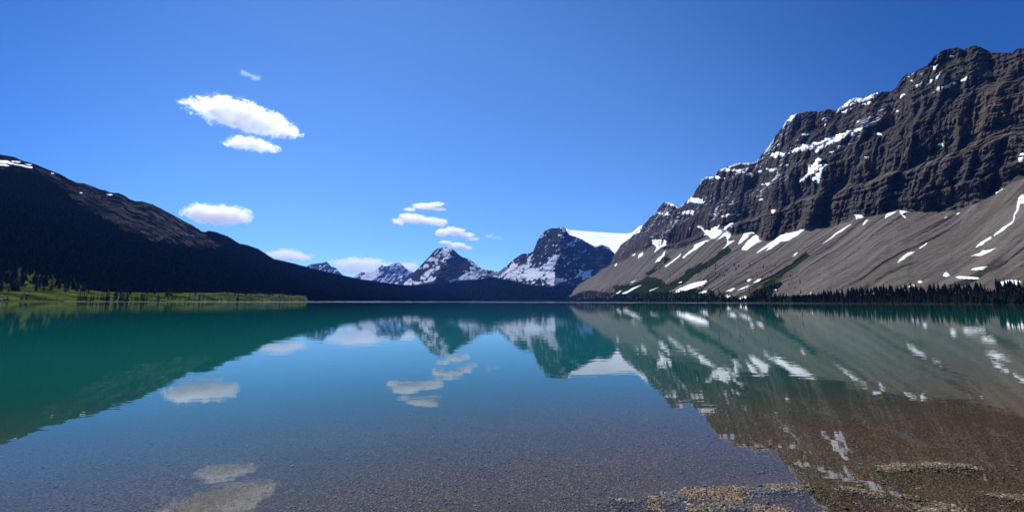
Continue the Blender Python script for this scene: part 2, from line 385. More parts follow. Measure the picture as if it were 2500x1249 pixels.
    snow = smooth(.87, .92, sn) * cl * up * smooth(2470, 2200, X)
    tod = proj(P); m = 1
    rim = (L > 2.965) & (L < 3.6) & (fbm(y / 70, x / 70, z * 0, 3, 110) > .02) & (X < 2330)
    snow = np.maximum(snow, rim * 1.)
    mat = rock_material('banded limestone', (.038, .034, .030), (.235, .204, .168), (.245, .214, .176), bump=4.)
    o = mesh_np('mountain', P.reshape(-1, 3), quads(*L.shape), mat, None, False, {'scree': screeA, 'veg': veg, 'snow': snow}, )
    tag(o, 'steep banded brown cliff above grey talus fans, rising on the right of the lake', 'mountain', None, 'structure')
    # snow patches, each its own drift
    jx = 9 * fbm(X / 13, Y / 11, Y * 0, 5, 120, .65); jy = 5.5 * fbm(X / 11, Y / 8, Y * 0 + 9, 5, 125, .65); hol = fbm(X / 5 + Y / 6, Y / 4 - X / 16, Y * 0, 3, 128)
    kj = np.where(screeA > .5, .3, 1.); hol = np.where(screeA > .5, 1., hol)
    Xc = (X + jx * kj); Yc = (Y + jy * kj)
    Xc = (Xc[:-1, :-1] + Xc[1:, 1:]) / 2; Yc = (Yc[:-1, :-1] + Yc[1:, 1:]) / 2
    front = (L[:-1, :-1] < 3.4)
    used = np.zeros(front.shape, bool)
    for poly in SNOW_R:
        p = np.array(poly); x0, y0 = p.min(0); x1, y1 = p.max(0)
        if (x1 - x0) * (y1 - y0) < 12: continue
        cm = np.where((X.max(0)[:-1] > x0 - 8) & (X.min(0)[:-1] < x1 + 8))[0]
        if len(cm) == 0: continue
        s = slice(cm[0], cm[-1] + 1); fm = np.zeros(front.shape, bool)
        fm[:, s] = in_poly(Xc[:, s], Yc[:, s], poly) & front[:, s]
        fm &= ~used & (hol[:-1, :-1] > -.38)
        if fm.sum() < 5: continue
        used |= fm
        extract(P, fm, 'snow_patch', M_SNOW, o, 4.5)
    return P, L, az
PR, LR, AZR = right_mountain()

# ---- left hill -------------------------------------------------------------
SKY_L = [(-900,330),(-500,352),(-200,365),(0,377),(17,380),(34,383),(54,392),(84,400),(118,414),(145,424),(168,437),(188,446),(205,447),(229,456),(247,463),(256,464),(270,470),(289,471),(304,477),(316,486),(331,491),(346,491),(373,499),(400,513),(424,525),(447,538),(471,550),(491,565),(503,567),(508,563),(525,566),(558,578),(582,594),(605,599),(629,607),(656,625),(669,633),(702,640),(748,652),(779,660),(830,672),(882,683),(933,691),(984,697),(1010,703),(1035,711),(1060,711),(1085,713),(1112,717),(1138,722),(1152,733)]
MEAD = [(-900,700),(0,705),(60,700),(150,702),(250,712),(400,714),(560,714),(640,718),(748,722),(754,733),(900,733),(1000,734),(1152,736)]
def left_hill():
    nc = 900
    az = np.linspace(-math.radians(66), pix(1152, 733)[0], nc)
    Tm, Tr = curve(MEAD)(az), curve(SKY_L)(az)
    sa = np.sin(-az)
    dB = softmin(555 / sa, 3000.) * (1 + .03 * fbm(az * 30, az * 0, az * 0, 4, 33)); dM = dB + 160
    dR = softmin(1650 / sa, 3900.); dR = np.maximum(dR, dM + 80)
    zM = np.maximum(CAMH + dM * Tm, 2.5); zR = np.maximum(CAMH + dR * Tr, zM + 2)
    rows = []; lev = []
    n1, n2 = 60, 260
    for i in range(n1):
        t = i / n1; rows.append((dB - 8 + t * 168, -1 + (zM + 1) * (t ** .8))); lev.append(t)
    for i in range(n2 + 1):
        t = i / n2; rows.append((dM + (dR - dM) * t, zM + (zR - zM) * (t ** 1.02 * .85 + .15 * t * t))); lev.append(1 + t)
    for i, (dd, k) in enumerate(((80, .98), (300, .9), (900, .5), (1800, 0.))): rows.append((dR + dd, zR * k + (k - 1) * 5)); lev.append(2.5 + i)
    D = np.array([r[0] for r in rows]); Z = np.array([r[1] for r in rows]); L = np.array(lev)[:, None] + 0 * az[None, :]
    P = stack(az[None, :], D, Z); x, y, z = P[..., 0], P[..., 1], P[..., 2]
    m = smooth(1., 1.3, L) * (L < 2.4)
    dd = (70 * (ridged((y + .4 * x) / 420, x / 900, z * 0, 4, 6) - .5) + 14 * fbm(x / 60, y / 60, z / 60, 4, 16)) * m
    P = scale_ray(P, -dd)
    P[..., 2] += np.where((L < 1.05) & (P[..., 2] > .3), 1.5 * fbm(x / 35, y / 35, z * 0, 4, 15) + .4, 0)
    X, Y = proj(P)
    mead = smooth(1.01, .96, L * 1. - .06 * smooth(230, 190, X) * (fbm(X / 9, Y / 9, Y * 0, 3, 19) > 0) + .05 * fbm(x / 60, y / 60, z * 0, 3, 18)) * smooth(765, 748, X)
    rock = np.zeros_like(L)
    jx = 14 * fbm(X / 30, Y / 14, Y * 0, 4, 130); jy = 8 * fbm(X / 22, Y / 12, Y * 0 + 5, 4, 135)
    for poly in ([(-900,300),(0,360),(300,460),(500,560),(450,552),(400,530),(320,500),(230,480),(140,440),(60,418),(0,412),(-900,400)],
                 [(100,415),(150,430),(220,455),(290,480),(400,520),(470,560),(545,600),(525,608),(440,600),(360,586),(290,555),(230,520),(190,490),(150,462),(110,436)]):
        rock = np.maximum(rock, in_poly(X + jx, Y + jy, poly) * 1.)
    bare = rock.copy(); rock *= np.interp(X, [0, 250, 400, 520], [.5, .6, .9, 1.])
    rock *= .5 + .5 * smooth(-.25, .15, fbm(X / 24, Y / 9, Y * 0, 5, 140))
    snow = np.zeros_like(L)
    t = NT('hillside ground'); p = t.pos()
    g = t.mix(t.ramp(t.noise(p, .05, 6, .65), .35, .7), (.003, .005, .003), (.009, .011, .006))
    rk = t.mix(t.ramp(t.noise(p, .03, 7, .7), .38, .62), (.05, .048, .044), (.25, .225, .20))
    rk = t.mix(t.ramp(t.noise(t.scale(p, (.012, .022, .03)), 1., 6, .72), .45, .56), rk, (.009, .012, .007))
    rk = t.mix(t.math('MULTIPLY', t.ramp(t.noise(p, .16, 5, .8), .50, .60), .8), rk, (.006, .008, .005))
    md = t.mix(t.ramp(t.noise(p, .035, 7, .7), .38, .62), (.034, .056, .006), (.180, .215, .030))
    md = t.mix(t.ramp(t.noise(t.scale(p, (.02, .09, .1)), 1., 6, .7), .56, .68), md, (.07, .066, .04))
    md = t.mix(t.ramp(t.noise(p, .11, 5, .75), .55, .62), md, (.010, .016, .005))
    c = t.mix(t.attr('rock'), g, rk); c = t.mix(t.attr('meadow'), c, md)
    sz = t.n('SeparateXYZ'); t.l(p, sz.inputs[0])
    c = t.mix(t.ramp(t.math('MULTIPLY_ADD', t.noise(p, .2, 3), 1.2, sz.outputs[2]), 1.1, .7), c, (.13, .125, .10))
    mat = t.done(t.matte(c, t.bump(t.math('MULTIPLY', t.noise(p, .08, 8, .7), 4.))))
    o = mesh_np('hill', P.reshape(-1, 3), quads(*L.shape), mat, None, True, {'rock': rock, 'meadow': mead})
    tag(o, 'long dark wooded hillside falling from the left to the lake, green meadow at its foot', 'hill', None, 'structure')
    Xc = ((X + jx * .15)[:-1, :-1] + (X + jx * .15)[1:, 1:]) / 2; Yc = ((Y + jy * .15)[:-1, :-1] + (Y + jy * .15)[1:, 1:]) / 2
    for poly in zp((0, 340), .3363, [[-60,150,60,158,110,180,240,201,235,212,150,197,80,181,-60,168],[75,155,150,163,140,174,90,167],[-40,176,40,182,75,192,40,195,-40,186],
             [175,178,237,182,220,190],[363,241,400,247,380,253],[773,397,827,404,800,411],[570,381,612,388,590,393]]):
        fm = in_poly(Xc, Yc, poly) & (L[:-1, :-1] < 2.3)
        if fm.sum() > 3: extract(P, fm, 'snow_patch', M_SNOW, o, 2.)
    return P, L, az, bare, mead
PL, LL, AZL, ROCKL, MEADL = left_hill()

# ---- valley wood and far peaks ----------------------------------------------
def far_mountain(name, label, sky, foot, d0, d1, nc, nr, prow, seed, snow_polys, snow_noise, mat, relief=1., ext=.0):
    a = pix(np.array([sky[0][0], sky[-1][0]], float), np.array([sky[0][1], sky[-1][1]], float))[0]
    az = np.linspace(a[0], a[1], nc)
    Tr = curve(sky)(az); Tf = np.minimum(curve(foot)(az), Tr - .001)
    rows = []; lev = []
    px = CX + np.tan(az) * F
    for i in range(nr + 1):
        t = i / nr
        d = d0 + (d1 - d0) * t
        z0 = CAMH + d0 * Tf; z1 = CAMH + d1 * Tr
        z = z0 + (z1 - z0) * (t ** 1.12)
        rows.append((d + 0 * az, z)); lev.append(t)
    zR = CAMH + d1 * Tr
    for i, (dd, k) in enumerate(((150, .94), (600, .7), (2000, 0.))): rows.append((d1 + dd + 0 * az, zR * k + (k - 1) * 5)); lev.append(1.5 + i)
    D = np.array([r[0] for r in rows]); Z = np.array([r[1] for r in rows]); L = np.array(lev)[:, None] + 0 * az[None, :]
    P = stack(az[None, :], D, Z); x, y, z = P[..., 0], P[..., 1], P[..., 2]
    m = (L < 1.2) * 1.
    X, Y = proj(P)
    dd = 0
    for (xa, ya, xb, yb, wl, wr, amp) in prow:
        xe = np.interp(Y, [ya, yb], [xa, xb]); u = X - xe
        dd = dd + amp * np.clip(1 - np.where(u < 0, -u / wl, u / wr), -.4, 1)
    dd = dd + relief * (260 * (ridged(x / 900, y / 1500, z / 1400, 5, seed) - .5) + 45 * fbm(x / 90, y / 120, z / 60, 4, seed + 5) + 7 * fbm(z / 26 + x / 500, x / 400, y * 0, 2, seed + 9) + 30 * (ridged(x / 130, y / 130, z / 300, 3, seed + 12) - .5))
    P = scale_ray(P, -dd * m * smooth(0, .04, L))
    X, Y = proj(P)
    jx = 7 * fbm(X / 12 + Y / 20, Y / 12, Y * 0, 4, seed + 20); jy = 5 * fbm(X / 14, Y / 7, Y * 0 + 3, 4, seed + 24)
    snow = np.zeros_like(L)
    for p in snow_polys: snow = np.maximum(snow, in_poly(X + jx, Y + jy, p) * 1.)
    st_ = fbm(X / 5 + Y / 6, Y / 5, Y * 0, 4, seed + 30)
    snow = snow * smooth(-.42, -.30, st_)
    if snow_noise is not None:
        snow = np.maximum(snow, snow_noise(X, Y, x, y, z, L, st_))
    snow *= (L < 3)
    o = mesh_np(name, P.reshape(-1, 3), quads(*L.shape), mat, None, True, {'scree': 0 * L, 'veg': 0 * L, 'snow': snow})
    return tag(o, label, 'mountain', None, 'structure'), P, L

rockF = rock_material('grey limestone', (.030, .031, .034), (.100, .096, .092), (.16, .15, .14), strata=1 / 70., bump=7., fine=.3)
far_mountain('mountain', 'snow streaked pyramid peak left of centre beyond the lake',
    [(960,705),(975,694),(985,688),(999,676),(1022,653),(1038,636),(1048,626),(1058,614),(1068,606),(1079,604),(1097,603),(1108,610),(1120,621),(1130,628),(1140,630),(1153,637),(1166,649),(1181,658),(1202,661),(1217,664),(1245,668),(1290,690)],
    [(960,733),(1290,733)], 5600., 7200., 420, 220, [(1105, 605, 1055, 700, 90, 110, 620.)], 200,
    zp((600, 540), .256, [[1710,385,1750,350,1790,330,1830,345,1850,365,1830,380,1760,387],[1900,250,1940,248,1985,285,1960,290,1940,270,1900,330,1880,340,1890,300],
      [1850,385,1890,350,1960,320,1985,335,1950,350,1890,370,1870,395],[1655,458,1700,412,1748,418,1740,442],[1640,542,1700,500,1760,453,1850,422,1862,440,1800,482,1740,522,1690,547],
      [1500,610,1540,560,1580,548,1600,570,1700,568,1760,518,1825,528,1800,562,1740,582,1600,606],[2075,348,2110,346,2160,381,2210,421,2275,462,2230,454,2150,404],
      [2140,425,2180,430,2200,460,2350,474,2440,480,2440,505,2280,505,2200,552,2100,548,1990,578,1930,578,1922,550,1990,553,2070,518,2110,500,2065,470,2150,490]]),
    lambda X, Y, x, y, z, L, s: smooth(.2, .3, s) * (X < 1100) * smooth(660, 640, Y) * (L < 1.01), rockF)
far_mountain('mountain', 'snow streaked dark massif right of centre, a white icefield behind it',
    [(1150,672),(1180,657),(1200,660),(1218,663),(1239,647),(1254,633),(1275,619),(1293,618),(1302,613),(1311,590),(1320,574),(1331,563),(1346,557),(1362,557),(1369,552),(1380,556),(1385,566),(1390,573),(1403,577),(1421,584),(1436,593),(1451,601),(1469,597),(1485,602),(1495,613),(1502,620),(1530,650),(1600,690)],
    [(1150,733),(1600,733)], 5200., 6600., 620, 260, [(1368, 555, 1352, 700, 90, 110, 620.), (1300, 615, 1290, 660, 40, 30, 150.)], 300,
    zp((1180, 500), .256, [[150,640,230,590,260,600,330,590,440,540,460,560,450,590,520,600,600,540,680,490,735,450,725,500,680,580,665,640,690,640,680,690,760,700,740,740,650,770,600,740,540,690,440,720,330,690,200,690,-60,665,-60,615,80,640],
      [260,600,290,530,325,570,305,600],[422,548,450,490,482,462,460,522],[728,200,784,216,794,237,760,268,745,242,718,226],[697,286,740,278,748,302,708,300],[553,288,575,262,584,288],
      [795,400,830,352,908,326,904,345,850,358,895,375,860,402],[908,626,950,640,1042,608,1022,682,950,712,930,682,848,692,908,657],[1056,388,1130,376,1190,396,1245,442,1200,424,1140,396,1060,402],
      [538,394,560,370,552,396],[762,734,780,702,804,716],[940,330,984,350,965,355]]),
    lambda X, Y, x, y, z, L, s: np.maximum(smooth(.12, .25, s) * (Y > 655) * (Y < 700) * (X < 1330), smooth(.42, .5, s) * (X < 1440)) * (L < 1.01), rockF)
m_far = rock_material('blue grey rock', (.05, .053, .06), (.10, .10, .105), (.16, .15, .14), strata=1 / 120., bump=10., fine=.2)
far_mountain('mountain', 'low snow dusted blue ridge far down the valley, beside the pyramid peak',
    [(845,690),(866,674),(882,665),(897,664),(911,664),(922,656),(931,647),(943,650),(953,646),(966,641),(975,640),(981,645),(987,651),(997,660),(1006,663),(1030,680)],
    [(845,733),(1030,733)], 11000., 13500., 260, 130, [(932, 648, 915, 700, 60, 60, 900.), (975, 640, 985, 690, 30, 60, 500.)], 400, [[(866,690),(890,668),(925,656),(932,650),(925,670),(905,685),(890,692)],[(946,648),(975,641),(985,655),(975,655),(960,652)]],
    lambda X, Y, x, y, z, L, s: smooth(.0, .14, s) * (L < 1.01), m_far, relief=1.7)
far_mountain('mountain', 'small bare blue summit showing above the left wooded ridge',
    [(725,665),(750,649),(759,645),(779,642),(789,641),(797,638),(803,644),(809,651),(818,653),(823,656),(829,664),(837,671),(860,690)],
    [(725,733),(860,733)], 11000., 13000., 200, 120, [(800, 640, 790, 690, 50, 50, 600.)], 500, [],
    lambda X, Y, x, y, z, L, s: smooth(.28, .4, s) * (L < 1.01) * (Y > 646), m_far, relief=1.5)

def glacier():
    sky = [(1370,560),(1385,557.5),(1390,561),(1436,564.5),(1487,568),(1533,570),(1543,567.5),(1552,560),(1562,551),(1620,540)]
    a = pix(np.array([1370., 1620.]), np.array([560., 540.]))[0]; az = np.linspace(a[0], a[1], 160)
    Tr = curve(sky)(az); T0 = curve([(1370,640),(1620,640)])(az)
    t = np.linspace(0, 1, 60)[:, None]
    D = 7100 + 4100 * t + 0 * az[None, :]; Z = (CAMH + 7100 * T0) * (1 - t) + (CAMH + 11200 * Tr) * t
    D = np.concatenate([D, D[-1:] + 300, D[-1:] + 1500]); Z = np.concatenate([Z, Z[-1:] - 60, Z[-1:] * 0])
    P = stack(az[None, :], D, Z); x, y, z = P[..., 0], P[..., 1], P[..., 2]
    P = scale_ray(P, 120 * fbm(x / 500, y / 500, z / 300, 3, 600) * np.concatenate([smooth(1.0, .8, t), t[:2] * 0]))
    t_ = NT('glacier ice'); p = t_.pos()
    c = t_.mix(t_.ramp(t_.noise(t_.scale(p, (.002, .002, .006)), 1., 4), .4, .65), (.90, .91, .93), (.95, .955, .96))
    o = mesh_np('glacier', P.reshape(-1, 3), quads(*P.shape[:2]), t_.done(t_.bsdf(c, .6, None, .2)), None, True)
    tag(o, 'smooth white icefield between the dark massif and the right cliff', 'glacier', None, 'structure')
glacier()

def valley_hill():
    sky = [(900,712),(940,705),(986,696),(1040,695),(1094,690),(1140,686),(1163,683),(1200,676),(1240,684),(1290,694),(1344,700),(1385,692),(1410,700),(1440,712),(1500,722)]
    a = pix(np.array([900., 1500.]), np.array([712., 722.]))[0]; az = np.linspace(a[0], a[1], 360)
    Tr = curve(sky)(az); t = np.linspace(0, 1, 90)[:, None]
    d0 = 3500 + 150 * fbm(az * 20, az * 0, az * 0, 3, 700); D = d0 + (5000 - d0) * t
    Z = -2 + (CAMH + 5000 * Tr + 2) * (t ** 1.1)
    D = np.concatenate([D, D[-1:] + 200, D[-1:] + 1200]); Z = np.concatenate([Z, Z[-1:] * .9, Z[-1:] * 0 - 4])
    P = stack(az[None, :], D, Z); x, y, z = P[..., 0], P[..., 1], P[..., 2]
    P = scale_ray(P, -90 * (ridged(x / 500, y / 700, z * 0, 4, 705) - .5) * np.concatenate([smooth(0, .2, t), t[:2] * 0 + 1]))
    t_ = NT('far wooded ground'); p = t_.pos()
    c = t_.mix(t_.ramp(t_.noise(p, .02, 6, .7), .35, .7), (.006, .010, .006), (.016, .020, .012))
    o = mesh_np('hill', P.reshape(-1, 3), quads(*P.shape[:2]), t_.done(t_.matte(c)), None, True)
    tag(o, 'low dark wooded slope across the far end of the lake', 'hill', None, 'structure')
    return P
PV = valley_hill()

# ------------------------------------------------------------------ ground, lake bed and water
def on_water(px, py):
    a, T = pix(px, py); d = -CAMH / T
    return np.stack([d * np.sin(a), d * np.cos(a)], -1)
BARS = [([(1590,1219),(1650,1207),(1720,1199),(1800,1194),(1880,1189),(1975,1186)], .055), ([(1690,1208),(1740,1213),(1790,1205)], .05), ([(1680,1240),(1740,1236),(1790,1226),(1850,1240),(1920,1246)], .05),
        ([(1500,1217),(1560,1220)], .03), ([(1590,1236),(1620,1248)], .03), ([(2150,1143),(2200,1136),(2260,1133),(2330,1134),(2395,1139)], .055), ([(2060,1190),(2100,1196),(2150,1208)], .04),
        ([(2200,1206),(2250,1216)], .035), ([(2250,1246),(2310,1237),(2345,1240)], .055), ([(2420,1204),(2460,1210),(2520,1213)], .045), ([(1780,1196),(1800,1212),(1815,1226)], .035)]
BARS = [(on_water(np.array([p[0] for p in b], float), np.array([p[1] for p in b], float)), w_) for b, w_ in BARS]
def seg_dist(x, y, poly):
    d = np.full(x.shape, 1e9)
    for (ax, ay), (bx, by) in zip(poly[:-1], poly[1:]):
        vx, vy = bx - ax, by - ay; t = np.clip(((x - ax) * vx + (y - ay) * vy) / (vx * vx + vy * vy), 0, 1)
        d = np.minimum(d, np.hypot(x - ax - t * vx, y - ay - t * vy))
    return d
def bed_z(x, y):
    s = y - .32 * x
    s = s + .35 * fbm(x / 2.2, y / 2.2, x * 0, 3, 800) * np.clip(np.hypot(x, y) / 4, 0, 1)
    sea = np.where(s > 1.2, -.035 - .018 * (s - 1.2) - .0075 * np.clip(s - 2.5, 0, 400) ** 1.75, -.035 + .06 * (1.2 - s))
    sea = np.clip(sea, -14, 25)
    sea = sea + .012 * fbm(x / .5, y / .5, x * 0, 3, 805) * smooth(60, 10, np.hypot(x, y))
    near = np.hypot(x, y) < 12
    for poly, w_ in BARS:
        d = seg_dist(x, y, poly)
        tgt = -.006 + .009 * fbm(x / .12, y / .12, x * 0, 2, 808)
        k = np.exp(-(d / (w_ * 4.)) ** 2) * near
        sea = sea + (tgt - sea) * np.clip(k, 0, 1) * (sea < tgt)
    return sea

rr = np.concatenate([np.geomspace(.4, 1.8, 24, endpoint=False), np.geomspace(1.8, 14, 330, endpoint=False), np.geomspace(14, 45000, 120)])
aa = np.concatenate([np.linspace(-math.pi, -1.05, 60, endpoint=False), np.linspace(-1.05, 1.15, 760, endpoint=False), np.linspace(1.15, math.pi, 60, endpoint=False)])
RR, AA = np.meshgrid(rr, aa, indexing='ij')
gx, gy = RR * np.sin(AA), RR * np.cos(AA)
gz = bed_z(gx, gy)
def bed_mat():
    t = NT('gravel bed'); p = t.pos(); q = t.vm('ADD', p, t.scale(t.noise(p, 3., 2), (.03, .03, .03)))
    v = t.n('TexVoronoi'); t.l(t.scale(q, (1., .8, 1.)), v.inputs['Vector']); v.inputs['Scale'].default_value = 125.
    v2 = t.n('TexVoronoi'); t.l(q, v2.inputs['Vector']); v2.inputs['Scale'].default_value = 66.
    sp = t.n('SeparateColor'); t.l(v.outputs['Color'], sp.inputs[0]); r = sp.outputs[0]
    sp2 = t.n('SeparateColor'); t.l(v2.outputs['Color'], sp2.inputs[0])
    c = t.mix(t.ramp(r, .15, .9), (.048, .019, .007), (.175, .083, .034))
    c = t.mix(t.ramp(r, .90, .97), c, (.38, .31, .22))
    c = t.mix(t.ramp(sp2.outputs[0], .86, .93), c, (.24, .18, .12))
    c = t.mix(t.ramp(sp2.outputs[1], .82, .95), c, (.05, .045, .04))
    n = t.noise(p, .55, 5, .65); c = t.mix(t.math('MULTIPLY', t.ramp(n, .42, .7), .45), c, (.075, .06, .035))
    h = t.math('ADD', t.math('MULTIPLY', t.math('SUBTRACT', .7, v.outputs['Distance']), .012), t.math('MULTIPLY', t.math('SUBTRACT', .7, v2.outputs['Distance']), .012))
    return t.done(t.bsdf(c, .75, t.bump(h), .25))
ground = mesh_np('ground', np.stack([gx, gy, gz], -1).reshape(-1, 3), quads(*RR.shape, wrap=True), bed_mat(), None, True)
tag(ground, 'brown gravel lake bed seen through the shallow water, rising to the near beach', 'ground', None, 'structure')

def water_mat():
    t = NT('lake water'); p = t.pos()
    gl = t.n('BsdfGlossy'); gl.inputs['Color'].default_value = (1, 1, 1, 1)
    h1 = t.noise(t.scale(p, (.55, 1.5, 1.)), 1., 3, .5, .3); h2 = t.noise(t.scale(p, (4., 9., 1.)), 1., 2, .5)
    calm = t.ramp(t.noise(t.scale(p, (.02, .05, 1.)), 1., 3), .35, .7, .5, 1.3)
    h = t.math('MULTIPLY', t.math('ADD', t.math('MULTIPLY', h1, .0042), t.math('MULTIPLY', h2, .00045)), calm)
    nb = t.bump(h); t.l(nb, gl.inputs['Normal'])
    dist = t.vm('LENGTH', p)
    wind = t.math('MULTIPLY', t.ramp(dist, 260., 420.), t.ramp(t.noise(t.scale(p, (.0012, .006, 1.)), 1., 4, .6), .38, .62))
    gl.inputs['Roughness'].default_value = .0
    t.set(gl.inputs['Roughness'], t.math('MULTIPLY', wind, .16))
    fr = t.n('Fresnel'); fr.inputs['IOR'].default_value = 1.333; t.l(nb, fr.inputs['Normal'])
    d = t.attr('depth')
    silt = t.n('BsdfDiffuse'); t.set(silt.inputs['Color'], t.mix(t.ramp(d, .3, 3.2), (.006, .098, .074), (.0015, .112, .094)))
    tr = t.n('BsdfTransparent'); t.set(tr.inputs['Color'], (.86, .93, .92))
    op = t.math('SUBTRACT', 1., t.math('EXPONENT', t.math('MULTIPLY', t.math('MAXIMUM', t.math('SUBTRACT', d, .10), 0.), -3.6)), clamp=True)
    m1 = t.n('MixShader'); t.l(op, m1.inputs[0]); t.l(tr.outputs[0], m1.inputs[1]); t.l(silt.outputs[0], m1.inputs[2])
    m2 = t.n('MixShader'); t.l(fr.outputs[0], m2.inputs[0]); t.l(m1.outputs[0], m2.inputs[1]); t.l(gl.outputs[0], m2.inputs[2])
    return t.done(m2.outputs[0])
rw = np.concatenate([np.geomspace(.4, 30, 160, endpoint=False), np.geomspace(30, 9000, 60)])
aw = np.linspace(-math.pi, math.pi, 361)[:-1]
RW, AW = np.meshgrid(rw, aw, indexing='ij'); wx, wy = RW * np.sin(AW), RW * np.cos(AW)
s = wy - .32 * wx
dep = np.clip(-bed_z(wx, wy), 0, 30)
water = mesh_np('water', np.stack([wx, wy, 0 * wx], -1).reshape(-1, 3), quads(*RW.shape, wrap=True), water_mat(), None, True, {'depth': dep})
tag(water, 'calm turquoise mountain lake mirroring the sky and peaks', 'water', None, 'structure')

# ---- gravel bars: loose pebbles standing out of the shallows ------------------
def pebbles():
    ico = []
    import bmesh
    bm = bmesh.new(); bmesh.ops.create_icosphere(bm, subdivisions=1, radius=1.)
    bv = np.array([v.co[:] for v in bm.verts]); bf = np.array([[v.index for v in f.verts] for f in bm.faces]); bm.free()
    pts = []
    for poly, w_ in BARS:
        ln = np.hypot(*(np.diff(poly, axis=0).T)); tot = ln.sum(); n = int(2300 * tot * (w_ / .05))
        k = rng.choice(len(ln), n, p=ln / tot); t = rng.random(n)[:, None]
        q = poly[k] * (1 - t) + poly[k + 1] * t
        pts.append(q + rng.normal(0, w_ * .8, (n, 2)))
    n = 9000                                           # scattered stones on the shallow bed
    a = rng.uniform(-.98, 1.05, n); r = rng.uniform(2.4, 8, n); pts.append(np.stack([r * np.sin(a), r * np.cos(a)], -1))
    q = np.concatenate(pts); N = len(q)
    s_ = rng.uniform(.0045, .0115, N) * np.where(rng.random(N) < .06, 1.6, 1)
    rot = rng.random(N) * 6.283; c, sn = np.cos(rot), np.sin(rot)
    V = bv[None] * (1 + .22 * rng.standard_normal((N, len(bv), 1)))
    V = V * np.stack([s_ * rng.uniform(.9, 1.5, N), s_ * rng.uniform(.7, 1.1, N), s_ * rng.uniform(.5, .8, N)], -1)[:, None, :]
    X = V[..., 0] * c[:, None] - V[..., 1] * sn[:, None]; Y = V[..., 0] * sn[:, None] + V[..., 1] * c[:, None]
    z = bed_z(q[:, 0], q[:, 1]) + s_ * .25
    V = np.stack([X + q[:, :1], Y + q[:, 1:], V[..., 2] + z[:, None]], -1).reshape(-1, 3)
    Fc = (bf[None] + (np.arange(N) * len(bv))[:, None, None]).reshape(-1, 3)
    t = NT('pebble'); at = t.attr('tone')
    cr = t.n('ValToRGB'); t.l(at, cr.inputs[0]); e = cr.color_ramp.elements
    e[0].color = (.045, .035, .026, 1); e[1].color = (.36, .30, .21, 1)
    for p_, c_2 in ((.35, (.12, .075, .038)), (.6, (.18, .115, .058)), (.85, (.26, .19, .11))): el = e.new(p_); el.color = (*c_2, 1)
    o = mesh_np('gravel', V, Fc, t.done(t.bsdf(cr.outputs[0], .6, None, .4)), None, True, {'tone': np.repeat(rng.random(N), len(bv))})
    tag(o, 'small tan pebbles heaped in low bars that break the shallow water at lower right', 'gravel', None, 'stuff')
pebbles()

def driftwood():
    q = on_water(1527., 1243.); V = []; Fc = []; n = 8; K = 7
    for k in range(K):
        t = k / (K - 1); r = .006 * (1 - .6 * t) + .001 * math.sin(9 * t)
        cx, cy, cz = -.055 + .11 * t, .012 * math.sin(3 * t) + .03 * t, .006 + .012 * math.sin(2.4 * t)
        for j in range(n): a = 6.283 * j / n; V.append((cx, cy + r * math.cos(a), cz + r * math.sin(a)))
    for k in range(K - 1):
        for j in range(n): a = k * n + j; b = k * n + (j + 1) % n; Fc.append((a, b, b + n, a + n))
    t = NT('wet wood'); m = t.done(t.bsdf(t.mix(t.noise(t.scale(t.pos(), (20., 90., 90.)), 1., 4), (.03, .02, .014), (.09, .065, .045)), .6, None, .3))
    o = mesh_np('driftwood', np.array(V), np.array(Fc), m, None, True); o.location = (q[0], q[1], -.004); o.rotation_euler = (0, 0, .3)
    tag(o, 'small dark stick lying in the shallows at the bottom left of the pebble bars', 'driftwood')
driftwood()

# ------------------------------------------------------------------ conifers
def needle_mat(name, lo, hi):
    t = NT(name); p = t.pos(); oi = t.n('ObjectInfo').outputs['Random']
    n = t.noise(p, .35, 4, .7); f = t.math('ADD', t.math('MULTIPLY', n, .8), t.math('MULTIPLY', oi, .35))
    return t.done(t.bsdf(t.mix(t.ramp(f, .3, .85), lo, hi), .85, None, .1))
M_NEEDLE = needle_mat('needles', (.006, .011, .005), (.020, .028, .011))
M_NEEDLE2 = needle_mat('sunlit needles', (.016, .026, .009), (.048, .066, .022))
M_BARK = plain('bark', (.06, .045, .035))

def crown_mesh(name, seed, mat, tiers=13, lean=.0):
    r = random.Random(seed); V = []; Fc = []
    w0 = r.uniform(.13, .18)
    for k in range(tiers):
        t = k / (tiers - 1); zc = .07 + .90 * t; rad = w0 * ((1 - t) ** .85) * r.uniform(.8, 1.15) + .012
        nb = max(5, int(11 - 5 * t)); a0 = r.random() * 6.28
        for j in range(nb):
            if r.random() < .12: continue
            a = a0 + 6.283 * j / nb + r.uniform(-.25, .25); L = rad * r.uniform(.65, 1.3); dr = L * r.uniform(.25, .55)
            wd = L * .42
            dx, dy = math.cos(a), math.sin(a); px, py = -dy, dx; b = len(V)
            V += [(0, 0, zc + .035), (dx * L * .55 + px * wd, dy * L * .55 + py * wd, zc - dr * .5), (dx * L, dy * L, zc - dr), (dx * L * .55 - px * wd, dy * L * .55 - py * wd, zc - dr * .55), (dx * L * .5, dy * L * .5, zc - dr * .15)]
            Fc += [(b, b + 1, b + 4), (b + 4, b + 1, b + 2), (b + 4, b + 2, b + 3), (b, b + 4, b + 3)]
    b = len(V); V += [(.008, 0, .93), (-.006, .007, .93), (-.006, -.007, .93), (0, 0, 1.0)]; Fc += [(b, b + 1, b + 3), (b + 1, b + 2, b + 3), (b + 2, b, b + 3)]
    return V, Fc
def trunk_mesh():
    V = []; Fc = []; n = 6
    for k, (z, r) in enumerate(((0, .016), (.3, .012), (.7, .007), (.95, .002))):
        for j in range(n): V.append((r * math.cos(6.283 * j / n), r * math.sin(6.283 * j / n), z))
    for k in range(3):
        for j in range(n): a = k * n + j; b = k * n + (j + 1) % n; Fc += [(a, b, b + n), (a, b + n, a + n)]
    return V, Fc
